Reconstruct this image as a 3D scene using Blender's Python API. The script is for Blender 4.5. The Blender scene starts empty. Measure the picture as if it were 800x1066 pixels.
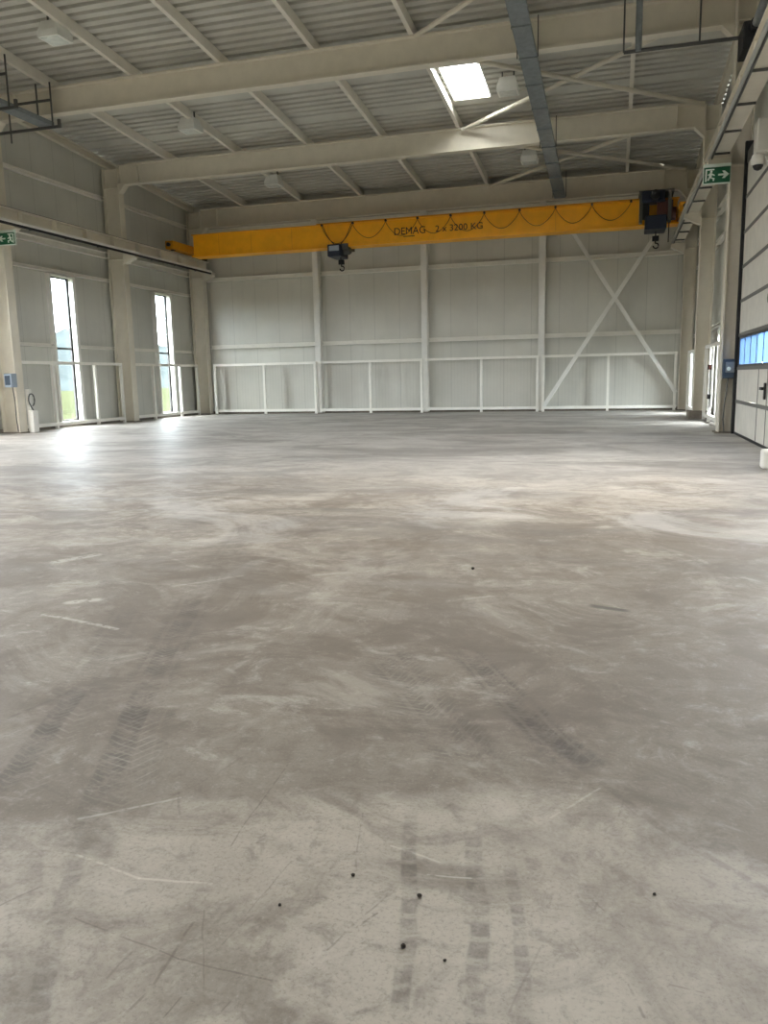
import bpy, bmesh, math, random
from mathutils import Vector, Matrix
random.seed(7)
S = bpy.context.scene
C = S.collection

# ------------------------------------------------------------------ camera
F_PX, YAW, PITCH, ROLL = 827.0, 16.195, 9.514, 1.1995
cam_d = bpy.data.cameras.new('camera'); cam = bpy.data.objects.new('camera', cam_d); C.objects.link(cam)
cam_d.sensor_fit = 'VERTICAL'; cam_d.sensor_height = 36.0; cam_d.lens = F_PX * 36.0 / 1066.0
cam_d.clip_start = 0.05; cam_d.clip_end = 2000
y_, p_, r_ = math.radians(YAW), math.radians(PITCH), math.radians(ROLL)
fwd = Vector((-math.sin(y_) * math.cos(p_), math.cos(y_) * math.cos(p_), -math.sin(p_)))
rt = Vector((math.cos(y_), math.sin(y_), 0)); dn = fwd.cross(rt)
rt2 = rt * math.cos(r_) + dn * math.sin(r_); dn2 = -rt * math.sin(r_) + dn * math.cos(r_)
cam.matrix_world = Matrix(((rt2.x, -dn2.x, -fwd.x, 0), (rt2.y, -dn2.y, -fwd.y, 0), (rt2.z, -dn2.z, -fwd.z, 1.3), (0, 0, 0, 1)))
S.camera = cam

# ------------------------------------------------------------------ sky, daylight, exposure
SKY = 38.0
EXPOSURE = 0.24
w = bpy.data.worlds.new('sky'); S.world = w; w.use_nodes = True
nt = w.node_tree; nt.nodes.clear()
wo = nt.nodes.new('ShaderNodeOutputWorld'); bg = nt.nodes.new('ShaderNodeBackground')
tc = nt.nodes.new('ShaderNodeTexCoord'); sx = nt.nodes.new('ShaderNodeSeparateXYZ'); rp = nt.nodes.new('ShaderNodeValToRGB')
nt.links.new(tc.outputs['Generated'], sx.inputs[0]); nt.links.new(sx.outputs['Z'], rp.inputs[0])
rp.color_ramp.elements[0].position = 0.0; rp.color_ramp.elements[0].color = (0.83, 0.91, 0.98, 1)
rp.color_ramp.elements[1].position = 0.6; rp.color_ramp.elements[1].color = (1.0, 0.985, 0.96, 1)
nt.links.new(rp.outputs[0], bg.inputs[0]); bg.inputs[1].default_value = SKY
nt.links.new(bg.outputs[0], wo.inputs[0])
S.view_settings.view_transform = 'Standard'; S.view_settings.look = 'None'
S.view_settings.gamma = 1.0; S.view_settings.use_curve_mapping = False
S.view_settings.exposure = EXPOSURE
S.cycles.max_bounces = 12; S.cycles.diffuse_bounces = 8; S.cycles.transparent_max_bounces = 12
S.cycles.sample_clamp_indirect = 6.0
S.cycles.use_denoising = True

def portal(name, loc, rot, sx_, sy_):
    """a sampling portal in an opening of the shell: gives off no light of its own"""
    d = bpy.data.lights.new(name, 'AREA'); d.shape = 'RECTANGLE'; d.size = sx_; d.size_y = sy_
    o = bpy.data.objects.new(name, d); C.objects.link(o); o.location = loc; o.rotation_euler = rot
    d.cycles.is_portal = True
    return o

# ------------------------------------------------------------------ node maths
def lin(c):
    return tuple(((v / 255) / 12.92 if v / 255 <= 0.04045 else ((v / 255 + 0.055) / 1.055) ** 2.4) for v in c)

class NM:
    """a small expression helper over shader math nodes"""
    def __init__(s, nt): s.nt = nt
    def m(s, op, *a, clamp=False):
        n = s.nt.nodes.new('ShaderNodeMath'); n.operation = op; n.use_clamp = clamp
        for i, v in enumerate(a):
            if isinstance(v, (int, float)): n.inputs[i].default_value = v
            else: s.nt.links.new(v, n.inputs[i])
        return n.outputs[0]
    def add(s, a, b): return s.m('ADD', a, b)
    def sub(s, a, b): return s.m('SUBTRACT', a, b)
    def mul(s, a, b): return s.m('MULTIPLY', a, b)
    def step(s, v, a, b):
        n = s.nt.nodes.new('ShaderNodeMapRange'); n.interpolation_type = 'SMOOTHSTEP'
        s.nt.links.new(v, n.inputs[0]); n.inputs[1].default_value = a; n.inputs[2].default_value = b
        return n.outputs[0]
    def noise(s, vec, scale, detail=4, rough=0.55, dist=0.0):
        n = s.nt.nodes.new('ShaderNodeTexNoise'); n.inputs['Scale'].default_value = scale; n.inputs['Detail'].default_value = detail
        n.inputs['Roughness'].default_value = rough; n.inputs['Distortion'].default_value = dist
        s.nt.links.new(vec, n.inputs['Vector']); return n.outputs['Fac']
    def mapping(s, vec, scale=(1, 1, 1), loc=(0, 0, 0), rotz=0):
        n = s.nt.nodes.new('ShaderNodeMapping'); n.inputs['Scale'].default_value = scale; n.inputs['Location'].default_value = loc
        n.inputs['Rotation'].default_value = (0, 0, rotz); s.nt.links.new(vec, n.inputs['Vector']); return n.outputs[0]
    def mix(s, f, a, b):
        n = s.nt.nodes.new('ShaderNodeMix'); n.data_type = 'RGBA'
        for v, i in ((f, 0), (a, 6), (b, 7)):
            if isinstance(v, (int, float)): n.inputs[i].default_value = v
            elif isinstance(v, tuple): n.inputs[i].default_value = (*v, 1)
            else: s.nt.links.new(v, n.inputs[i])
        return n.outputs[2]

def new_mat(name):
    m = bpy.data.materials.new(name); m.use_nodes = True
    b = m.node_tree.nodes['Principled BSDF']
    tcn = m.node_tree.nodes.new('ShaderNodeTexCoord')
    return m, m.node_tree, b, tcn.outputs['Object'], NM(m.node_tree)

def mat(name, rgb, rough=0.5, metal=0.0, var=0.025, scale=3.0, spec=0.5):
    """painted or bare surface with a faint procedural unevenness"""
    m, nt, b, co, N = new_mat(name)
    c = lin(rgb)
    n1 = N.noise(co, scale, 5, 0.6)
    dark = tuple(v * (1 - var * 2) for v in c); light = tuple(min(1, v * (1 + var)) for v in c)
    nt.links.new(N.mix(N.step(n1, 0.3, 0.7), dark, light), b.inputs['Base Color'])
    b.inputs['Roughness'].default_value = rough; b.inputs['Metallic'].default_value = metal
    b.inputs['Specular IOR Level'].default_value = spec
    return m

M = {}
M['cream'] = mat('cream_paint', (217, 210, 194), 0.45)
M['purlin'] = mat('purlin_paint', (228, 223, 211), 0.45)
M['white'] = mat('white_paint', (230, 228, 221), 0.45)
M['rail'] = mat('rail_paint', (240, 237, 228), 0.45)
M['yellow'] = mat('crane_yellow', (244, 172, 12), 0.42, var=0.04)
M['yellow_dark'] = mat('crane_yellow_end', (205, 140, 15), 0.5)
M['cable'] = mat('festoon_brown', (64, 44, 14), 0.6)
M['black'] = mat('black_rubber', (24, 24, 26), 0.6)
M['ink'] = mat('black_lettering', (30, 24, 16), 0.6)
M['blue'] = mat('hoist_blue', (20, 31, 52), 0.45)
M['box_blue'] = mat('control_box_blue', (56, 70, 84), 0.45)
M['blue_light'] = mat('grey_blue_cover', (146, 158, 170), 0.45)
M['red'] = mat('dull_red', (74, 30, 22), 0.5)
M['galv'] = mat('galvanised_steel', (130, 136, 138), 0.5, 0.2, var=0.08, scale=6)
M['dark_metal'] = mat('dark_steel', (84, 84, 81), 0.5, 0.3)
M['bright_metal'] = mat('bright_steel', (190, 190, 186), 0.35, 0.5)
M['kerb'] = mat('concrete_kerb', (120, 112, 100), 0.85, var=0.12, scale=5)
M['frame'] = mat('dark_window_frame', (62, 60, 58), 0.5)
M['jamb'] = mat('window_jamb', (226, 224, 216), 0.5)
M['green'] = mat('sign_green', (8, 84, 52), 0.4, var=0.02)
M['sign_white'] = mat('sign_white', (215, 226, 216), 0.4, var=0.02)
M['lamp_glass'] = mat('lamp_glass', (232, 238, 233), 0.15, var=0.05, scale=8)
M['lamp_housing'] = mat('lamp_housing', (226, 227, 221), 0.45)
M['pebble'] = mat('dark_grit', (52, 46, 40), 0.8)
M['door_joint'] = mat('door_joint_grey', (104, 102, 98), 0.6)
M['door_seal'] = mat('door_seal_black', (20, 20, 22), 0.6)

def glass_mat():
    m, nt, b, co, N = new_mat('window_glass')
    nt.nodes.remove(b); out = nt.nodes['Material Output']
    t = nt.nodes.new('ShaderNodeBsdfTransparent'); g = nt.nodes.new('ShaderNodeBsdfGlossy'); mx = nt.nodes.new('ShaderNodeMixShader')
    t.inputs[0].default_value = (0.93, 0.96, 0.97, 1); g.inputs['Roughness'].default_value = 0.03
    n1 = N.noise(co, 2.0, 3); nt.links.new(N.add(0.04, N.mul(n1, 0.05)), mx.inputs[0])
    nt.links.new(t.outputs[0], mx.inputs[1]); nt.links.new(g.outputs[0], mx.inputs[2]); nt.links.new(mx.outputs[0], out.inputs[0])
    return m
M['glass'] = glass_mat()
def acrylic_mat():
    m, nt, b, co, N = new_mat('sky_tinted_acrylic')
    nt.nodes.remove(b); out = nt.nodes['Material Output']
    t = nt.nodes.new('ShaderNodeBsdfTransparent'); g = nt.nodes.new('ShaderNodeBsdfTranslucent'); mx = nt.nodes.new('ShaderNodeMixShader')
    t.inputs[0].default_value = (0.30, 0.42, 0.62, 1); g.inputs[0].default_value = (0.11, 0.15, 0.20, 1)  # blue of the sky behind the panes is put into the tint
    n1 = N.noise(co, 2.0, 3); nt.links.new(N.add(0.65, N.mul(n1, 0.2)), mx.inputs[0])
    nt.links.new(t.outputs[0], mx.inputs[1]); nt.links.new(g.outputs[0], mx.inputs[2]); nt.links.new(mx.outputs[0], out.inputs[0])
    return m
M['acrylic'] = acrylic_mat()

def skylight_mat():
    m, nt, b, co, N = new_mat('skylight_sheet')
    nt.nodes.remove(b); out = nt.nodes['Material Output']
    t = nt.nodes.new('ShaderNodeBsdfTransparent'); g = nt.nodes.new('ShaderNodeBsdfTranslucent'); mx = nt.nodes.new('ShaderNodeMixShader')
    t.inputs[0].default_value = (0.95, 0.96, 0.95, 1); g.inputs[0].default_value = (0.9, 0.9, 0.88, 1)
    n1 = N.noise(co, 3.0, 3); nt.links.new(N.add(0.3, N.mul(n1, 0.1)), mx.inputs[0])
    nt.links.new(t.outputs[0], mx.inputs[1]); nt.links.new(g.outputs[0], mx.inputs[2]); nt.links.new(mx.outputs[0], out.inputs[0])
    return m
M['skylight'] = skylight_mat()

def panel_mat(name, rgb, axis, pitch, micro, zmicro=2.0):
    """sandwich wall panel: shallow joints every `pitch` m, fine ribs below zmicro"""
    m, nt, b, co, N = new_mat(name)
    s = nt.nodes.new('ShaderNodeSeparateXYZ'); nt.links.new(co, s.inputs[0])
    u = s.outputs[axis]; z = s.outputs[2]
    d1 = N.m('ABSOLUTE', N.sub(N.m('FRACT', N.mul(u, 1 / pitch)), 0.5))
    joint = N.step(d1, 0.497 - 0.010 / pitch, 0.499)
    d2 = N.m('ABSOLUTE', N.sub(N.m('FRACT', N.mul(u, 1 / micro)), 0.5))
    rib = N.mul(N.step(d2, 0.36, 0.48), N.m('LESS_THAN', z, zmicro))
    c = lin(rgb)
    n1 = N.noise(co, 0.6, 4); n2 = N.noise(N.mapping(co, (3, 3, 0.25)), 2.0, 4)
    base = N.mix(N.step(n1, 0.3, 0.7), tuple(v * 0.93 for v in c), tuple(min(1, v * 1.04) for v in c))
    base = N.mix(N.mul(N.step(n2, 0.5, 0.8), 0.25), base, tuple(v * 0.8 for v in c))
    base = N.mix(N.mul(joint, 0.55), base, tuple(v * 0.45 for v in c))
    base = N.mix(N.mul(rib, 0.16), base, tuple(v * 0.6 for v in c))
    nt.links.new(base, b.inputs['Base Color']); b.inputs['Roughness'].default_value = 0.42
    bp = nt.nodes.new('ShaderNodeBump'); bp.inputs['Strength'].default_value = 0.5; bp.inputs['Distance'].default_value = 0.004
    nt.links.new(N.sub(1.0, N.m('MAXIMUM', joint, N.mul(rib, 0.5))), bp.inputs['Height']); nt.links.new(bp.outputs[0], b.inputs['Normal'])
    return m
M['wall_back'] = panel_mat('sandwich_panel_end', (205, 203, 193), 0, 1.0, 0.125)
M['wall_side'] = panel_mat('sandwich_panel_side', (199, 198, 189), 1, 1.0, 0.25, 0.0)
M['roof'] = mat('profiled_roof_sheet', (198, 196, 187), 0.5, 0.1, var=0.05, scale=0.9)
M['door_panel'] = mat('door_panel_white', (216, 212, 202), 0.5, var=0.04)
M['ground'] = mat('meadow_green', (44, 47, 34), 0.9, var=0.2, scale=0.6, spec=0.0)
M['hill'] = mat('hazy_hill', (41, 46, 47), 0.9, var=0.15, scale=0.02, spec=0.0)

# ------------------------------------------------------------------ floor material: worn concrete with dust, tyre tracks and scratches
SCRATCHES = ((-1.2, 2.432, -1.274, 2.166, 0.006, 0.3), (-1.274, 2.166, -1.368, 1.975, 0.006, 0.3), (-1.04, 2.359, -1.004, 1.868, 0.0025, 0.5), (-0.699, 2.127, -0.631, 1.847, 0.002, 0.4),
    (-0.952, 1.556, -0.943, 1.311, 0.0035, 0.55), (-0.943, 1.311, -0.967, 1.224, 0.0035, 0.55), (-0.973, 1.655, -0.829, 1.355, 0.002, 0.45), (-1.253, 1.488, -0.93, 1.426, 0.0025, 0.55),
    (-0.93, 1.426, -0.678, 1.423, 0.0025, 0.55), (-1.431, 1.713, -1.19, 1.673, 0.004, -0.5), (-1.19, 1.673, -0.979, 1.705, 0.004, -0.5), (-0.826, 1.616, -0.848, 1.504, 0.002, 0.4),
    (-0.805, 1.848, -0.838, 1.613, 0.002, 0.4), (-0.529, 1.749, -0.572, 1.644, 0.0025, 0.45), (-0.572, 1.644, -0.606, 1.534, 0.0025, 0.45), (-1.433, 1.569, -1.469, 1.479, 0.003, 0.5),
    (-0.865, 1.346, -0.877, 1.261, 0.002, 0.6), (-1.045, 1.42, -1.055, 1.325, 0.003, 0.4), (-0.756, 1.346, -0.77, 1.289, 0.002, 0.5), (-0.535, 1.681, -0.561, 1.63, 0.003, 0.7),
    (-1.538, 1.877, -1.289, 2.068, 0.006, -0.35), (-1.32, 2.107, -1.24, 1.979, 0.004, 0.4), (-0.019, 1.86, 0.055, 1.78, 0.0025, 0.4), (0.058, 1.6, 0.094, 1.515, 0.003, 0.55),
    (0.142, 1.622, 0.21, 1.619, 0.0025, 0.45), (-0.161, 2.247, -0.012, 2.445, 0.004, -0.3), (-0.136, 1.656, -0.175, 1.445, 0.0025, 0.3), (0.061, 2.387, 0.046, 2.299, 0.003, 0.4),
    (-0.443, 1.862, -0.329, 1.87, 0.003, -0.4), (-0.567, 1.978, -0.417, 1.923, 0.004, -0.4), (-0.005, 2.478, 0.167, 2.262, 0.012, 0.45), (0.167, 2.262, 0.409, 2.028, 0.012, 0.45),
    (-0.012, 1.824, -0.007, 1.854, 0.003, 0.5), (-3.132, 3.696, -2.553, 3.55, 0.015, -0.4), (-3.972, 4.893, -3.826, 5.153, 0.05, -0.4), (-3.141, 3.938, -3.029, 4.026, 0.04, -0.5),
    (-4.95, 5.637, -4.959, 6.888, 0.02, 0.3), (-2.603, 6.495, -2.744, 7.242, 0.012, 0.35), (-2.288, 2.405, -2.233, 2.737, 0.01, 0.45), (0.031, 4.375, 0.186, 4.233, 0.015, 0.3),
    (-2.73, 4.436, -2.408, 4.759, 0.02, -0.2))   # x0, y0, x1, y1, half width, strength (minus: pale)
def floor_mat():
    m, nt, b, co, N = new_mat('worn_concrete')
    wn = nt.nodes.new('ShaderNodeTexNoise'); wn.inputs['Scale'].default_value = 1.3; wn.inputs['Detail'].default_value = 4
    nt.links.new(co, wn.inputs['Vector'])
    va = nt.nodes.new('ShaderNodeVectorMath'); va.operation = 'SUBTRACT'; va.inputs[1].default_value = (0.5, 0.5, 0.5)
    nt.links.new(wn.outputs['Color'], va.inputs[0])
    vs = nt.nodes.new('ShaderNodeVectorMath'); vs.operation = 'SCALE'; vs.inputs['Scale'].default_value = 0.22
    nt.links.new(va.outputs[0], vs.inputs[0])
    vw = nt.nodes.new('ShaderNodeVectorMath'); vw.operation = 'ADD'; nt.links.new(co, vw.inputs[0]); nt.links.new(vs.outputs[0], vw.inputs[1])
    warp = vw.outputs[0]
    s = nt.nodes.new('ShaderNodeSeparateXYZ'); nt.links.new(co, s.inputs[0]); X, Y = s.outputs[0], s.outputs[1]
    sw = nt.nodes.new('ShaderNodeSeparateXYZ'); nt.links.new(warp, sw.inputs[0]); XW, YW = sw.outputs[0], sw.outputs[1]
    clean, dust, dirt = lin((182, 175, 163)), lin((150, 141, 129)), lin((106, 95, 83))
    big = N.noise(N.mapping(co, (0.55, 1, 1), (3.1, 1.7, 0)), 0.42, 6, 0.62, 0.8)
    mid = N.noise(N.mapping(co, (0.8, 1.2, 1), (7, 2, 0), 0.5), 1.7, 9, 0.68, 1.2)
    brush = N.noise(N.mapping(co, (0.8, 1.25, 1), (4, 8, 0), 0.75), 2.3, 10, 0.70, 0.8)
    fine = N.noise(co, 11.0, 8, 0.72, 0.6)
    grain = N.noise(co, 85.0, 4, 0.7)
    # trodden dust begins at an irregular edge a little over two metres in front of the camera
    edge = N.sub(N.add(YW, N.add(N.mul(N.m('MAXIMUM', N.mul(X, 0.98), N.mul(X, -0.42)), 1.0), N.mul(N.sub(brush, 0.5), 0.5))), 2.46)
    dusty = N.mul(N.step(edge, -0.08, 0.20), N.sub(1.0, N.mul(N.step(Y, 3.2, 9.0), 0.65)))
    col = N.mix(N.step(big, 0.36, 0.66), clean, dust)
    col = N.mix(N.mul(dusty, 0.66), col, dirt)
    col = N.mix(N.mul(N.step(mid, 0.46, 0.64), 0.55), col, dirt)
    col = N.mix(N.mul(N.step(brush, 0.50, 0.66), 0.50), col, lin((108, 97, 86)))
    col = N.mix(N.mul(N.step(brush, 0.46, 0.33), 0.38), col, lin((204, 199, 189)))
    col = N.mix(N.mul(N.step(fine, 0.50, 0.66), 0.45), col, lin((104, 94, 84)))
    col = N.mix(N.mul(N.step(fine, 0.46, 0.32), 0.24), col, lin((205, 200, 190)))
    col = N.mix(N.mul(N.step(grain, 0.50, 0.68), 0.42), col, lin((104, 96, 88)))
    col = N.mix(N.mul(N.step(grain, 0.44, 0.26), 0.20), col, lin((222, 219, 211)))
    blot = N.noise(N.mapping(co, (1, 1, 1), (21, 4, 0)), 0.95, 10, 0.72, 1.0)
    col = N.mix(N.mul(N.mul(N.step(blot, 0.48, 0.58), N.step(Y, 1.9, 2.8)), 0.68), col, lin((104, 93, 81)))
    col = N.mix(N.mul(N.step(blot, 0.46, 0.34), 0.30), col, lin((196, 190, 178)))
    # cross-wise sweeps of darker dust far off
    swp = N.noise(N.mapping(co, (0.5, 0.85, 1), (1, 9, 0), -0.5), 0.62, 9, 0.68, 0.9)
    col = N.mix(N.mul(N.mul(N.step(swp, 0.46, 0.62), N.step(Y, 3.0, 7.0)), 0.60), col, lin((100, 94, 88)))
    swp2 = N.noise(N.mapping(co, (0.55, 0.8, 1), (11, 3, 0), 0.5), 0.8, 9, 0.68, 0.9)
    col = N.mix(N.mul(N.mul(N.step(swp2, 0.50, 0.64), N.step(Y, 3.0, 8.0)), 0.45), col, lin((196, 194, 190)))
    # beyond the trodden stretch the colour turns paler and neutral grey
    col = N.mix(N.mul(N.step(N.add(Y, N.mul(N.sub(swp, 0.5), 10.0)), 6.5, 13.0), 0.55), col, N.mix(N.step(swp, 0.40, 0.62), lin((186, 186, 184)), lin((140, 138, 135))))
    # tyre tracks: strips along segments, each with a tread of slanted blocks
    tv = nt.nodes.new('ShaderNodeVectorMath'); tv.operation = 'SCALE'; tv.inputs['Scale'].default_value = 0.10
    nt.links.new(va.outputs[0], tv.inputs[0])
    tw = nt.nodes.new('ShaderNodeVectorMath'); tw.operation = 'ADD'; nt.links.new(co, tw.inputs[0]); nt.links.new(tv.outputs[0], tw.inputs[1])
    st_ = nt.nodes.new('ShaderNodeSeparateXYZ'); nt.links.new(tw.outputs[0], st_.inputs[0]); XT, YT = st_.outputs[0], st_.outputs[1]
    tread_n = N.noise(co, 6.0, 8, 0.75)
    def track(p, q, wd, k, amp, colr, slant, rows):
        px, py = p; qx, qy = q; L = math.hypot(qx - px, qy - py); ux, uy = (qx - px) / L, (qy - py) / L
        dx, dy = N.sub(XT, px), N.sub(YT, py)
        t = N.add(N.mul(dx, ux), N.mul(dy, uy)); l = N.sub(N.mul(dx, uy), N.mul(dy, ux))
        al = N.m('ABSOLUTE', l)
        inside = N.mul(N.step(al, wd * 1.1, wd * 0.55), N.mul(N.step(t, -0.10, 0.12), N.step(t, L + 0.12, L - 0.10)))
        wave = N.m('SINE', N.mul(N.add(t, N.mul(al, slant)), k))
        blocks = N.step(wave, 0.45, 0.95) if colr is tl else N.step(wave, 0.90, 0.45)
        ribs = N.step(N.m('COSINE', N.mul(l, rows * math.pi / wd)), -0.95, -0.65)
        wear = N.step(tread_n, 0.36, 0.64)
        f = N.mul(N.mul(inside, wear), N.mul(N.add(0.10, N.mul(blocks, 0.9)) if colr is tl else N.add(0.35, N.mul(N.mul(blocks, ribs), 0.65)), min(0.85, amp * 1.2)))
        return N.mix(f, col, colr)
    td, tl = lin((72, 63, 56)), lin((190, 184, 173))
    for p, q, wd, k, amp, cc, sl, rows in (
        ((-2.45, 4.25), (-1.92, 2.85), 0.13, 170, 0.50, td, 0.9, 2),
        ((-1.92, 2.85), (-1.56, 2.02), 0.07, 170, 0.70, td, 0.9, 1),
        ((-1.78, 2.75), (-1.44, 2.02), 0.09, 170, 0.30, td, 0.9, 3),
        ((-1.74, 2.55), (-1.46, 2.00), 0.10, 120, 0.26, tl, 0.8, 3),
        ((-1.52, 1.90), (-1.42, 1.80), 0.07, 60, 0.55, td, 0.3, 1),
        ((-2.70, 3.90), (-2.16, 2.70), 0.13, 170, 0.35, td, 0.9, 2),
        ((-2.20, 2.75), (-1.90, 2.00), 0.06, 170, 0.60, td, 0.9, 1),
        ((-2.05, 2.60), (-1.80, 2.00), 0.06, 120, 0.24, tl, 0.9, 2),
        ((-1.43, 1.72), (-1.08, 1.10), 0.030, 85, 0.45, td, 0.2, 1),
        ((-0.55, 2.14), (-0.36, 1.20), 0.026, 85, 0.50, td, 0.2, 1),
        ((-0.36, 2.10), (-0.20, 1.20), 0.030, 85, 0.50, td, 0.2, 1),
        ((-0.24, 1.95), (-0.14, 1.45), 0.022, 130, 0.40, td, 0.2, 1),
        ((-0.68, 3.62), (-0.10, 2.62), 0.09, 180, 0.70, td, 0.9, 2),
        ((-0.30, 2.95), (-0.06, 2.58), 0.09, 90, 0.60, td, 0.5, 2),
        ((-1.05, 3.50), (-0.45, 2.55), 0.16, 180, 0.45, td, 0.9, 3),
        ((-1.00, 3.30), (-0.60, 2.80), 0.14, 130, 0.13, tl, 0.9, 3),
        ((-3.2, 6.6), (-2.5, 4.4), 0.14, 110, 0.30, td, 0.9, 2),
        ((0.20, 2.28), (0.70, 1.95), 0.05, 70, 0.45, td, 0.5, 1)):
        col = track(p, q, wd, k, amp, cc, sl, rows)
    # scratches and scrapes, each along its own short line
    wob = nt.nodes.new('ShaderNodeVectorMath'); wob.operation = 'SCALE'; wob.inputs['Scale'].default_value = 0.10
    nt.links.new(va.outputs[0], wob.inputs[0])
    wv = nt.nodes.new('ShaderNodeVectorMath'); wv.operation = 'ADD'; nt.links.new(co, wv.inputs[0]); nt.links.new(wob.outputs[0], wv.inputs[1])
    flat = N.mapping(wv.outputs[0], (1, 1, 0))
    gap = N.step(N.noise(co, 22.0, 3, 0.6), 0.36, 0.52)
    def vm(op, a, c):
        n = nt.nodes.new('ShaderNodeVectorMath'); n.operation = op
        for k, v in enumerate((a, c)):
            if isinstance(v, tuple): n.inputs[k].default_value = v
            else: nt.links.new(v, n.inputs[k])
        return n
    for x0, y0, x1, y1, hw, a in SCRATCHES:
        d = (x1 - x0, y1 - y0, 0.0); L2 = d[0] ** 2 + d[1] ** 2
        rel = vm('SUBTRACT', flat, (x0, y0, 0.0)).outputs[0]
        t = N.m('MULTIPLY', vm('DOT_PRODUCT', rel, (d[0] / L2, d[1] / L2, 0.0)).outputs['Value'], 1.0, clamp=True)
        sc = nt.nodes.new('ShaderNodeVectorMath'); sc.operation = 'SCALE'; sc.inputs[0].default_value = d; nt.links.new(t, sc.inputs['Scale'])
        dist = vm('DISTANCE', rel, sc.outputs[0]).outputs['Value']
        f = N.mul(N.mul(N.step(dist, hw * 1.5, hw * 0.5), gap), abs(a) * 0.8)
        col = N.mix(f, col, lin((88, 76, 68)) if a > 0 else lin((226, 222, 212)))
    # one oily streak
    dxs, dys = N.sub(XW, -0.02), N.sub(YW, 4.50)
    oil = N.mul(N.step(N.m('ABSOLUTE', dxs), 0.13, 0.07), N.step(N.m('ABSOLUTE', N.add(dys, N.mul(dxs, 0.45))), 0.045, 0.015))
    col = N.mix(N.mul(oil, 0.8), col, lin((62, 56, 50)))
    nt.links.new(col, b.inputs['Base Color'])
    rg = N.add(N.add(0.33, N.mul(mid, 0.28)), N.mul(dusty, 0.12))
    nt.links.new(rg, b.inputs['Roughness']); b.inputs['Specular IOR Level'].default_value = 0.7
    bp = nt.nodes.new('ShaderNodeBump'); bp.inputs['Strength'].default_value = 0.2; bp.inputs['Distance'].default_value = 0.0012
    nt.links.new(N.add(N.mul(fine, 0.6), N.mul(mid, 1.0)), bp.inputs['Height']); nt.links.new(bp.outputs[0], b.inputs['Normal'])
    return m
M['floor'] = floor_mat()

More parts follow.
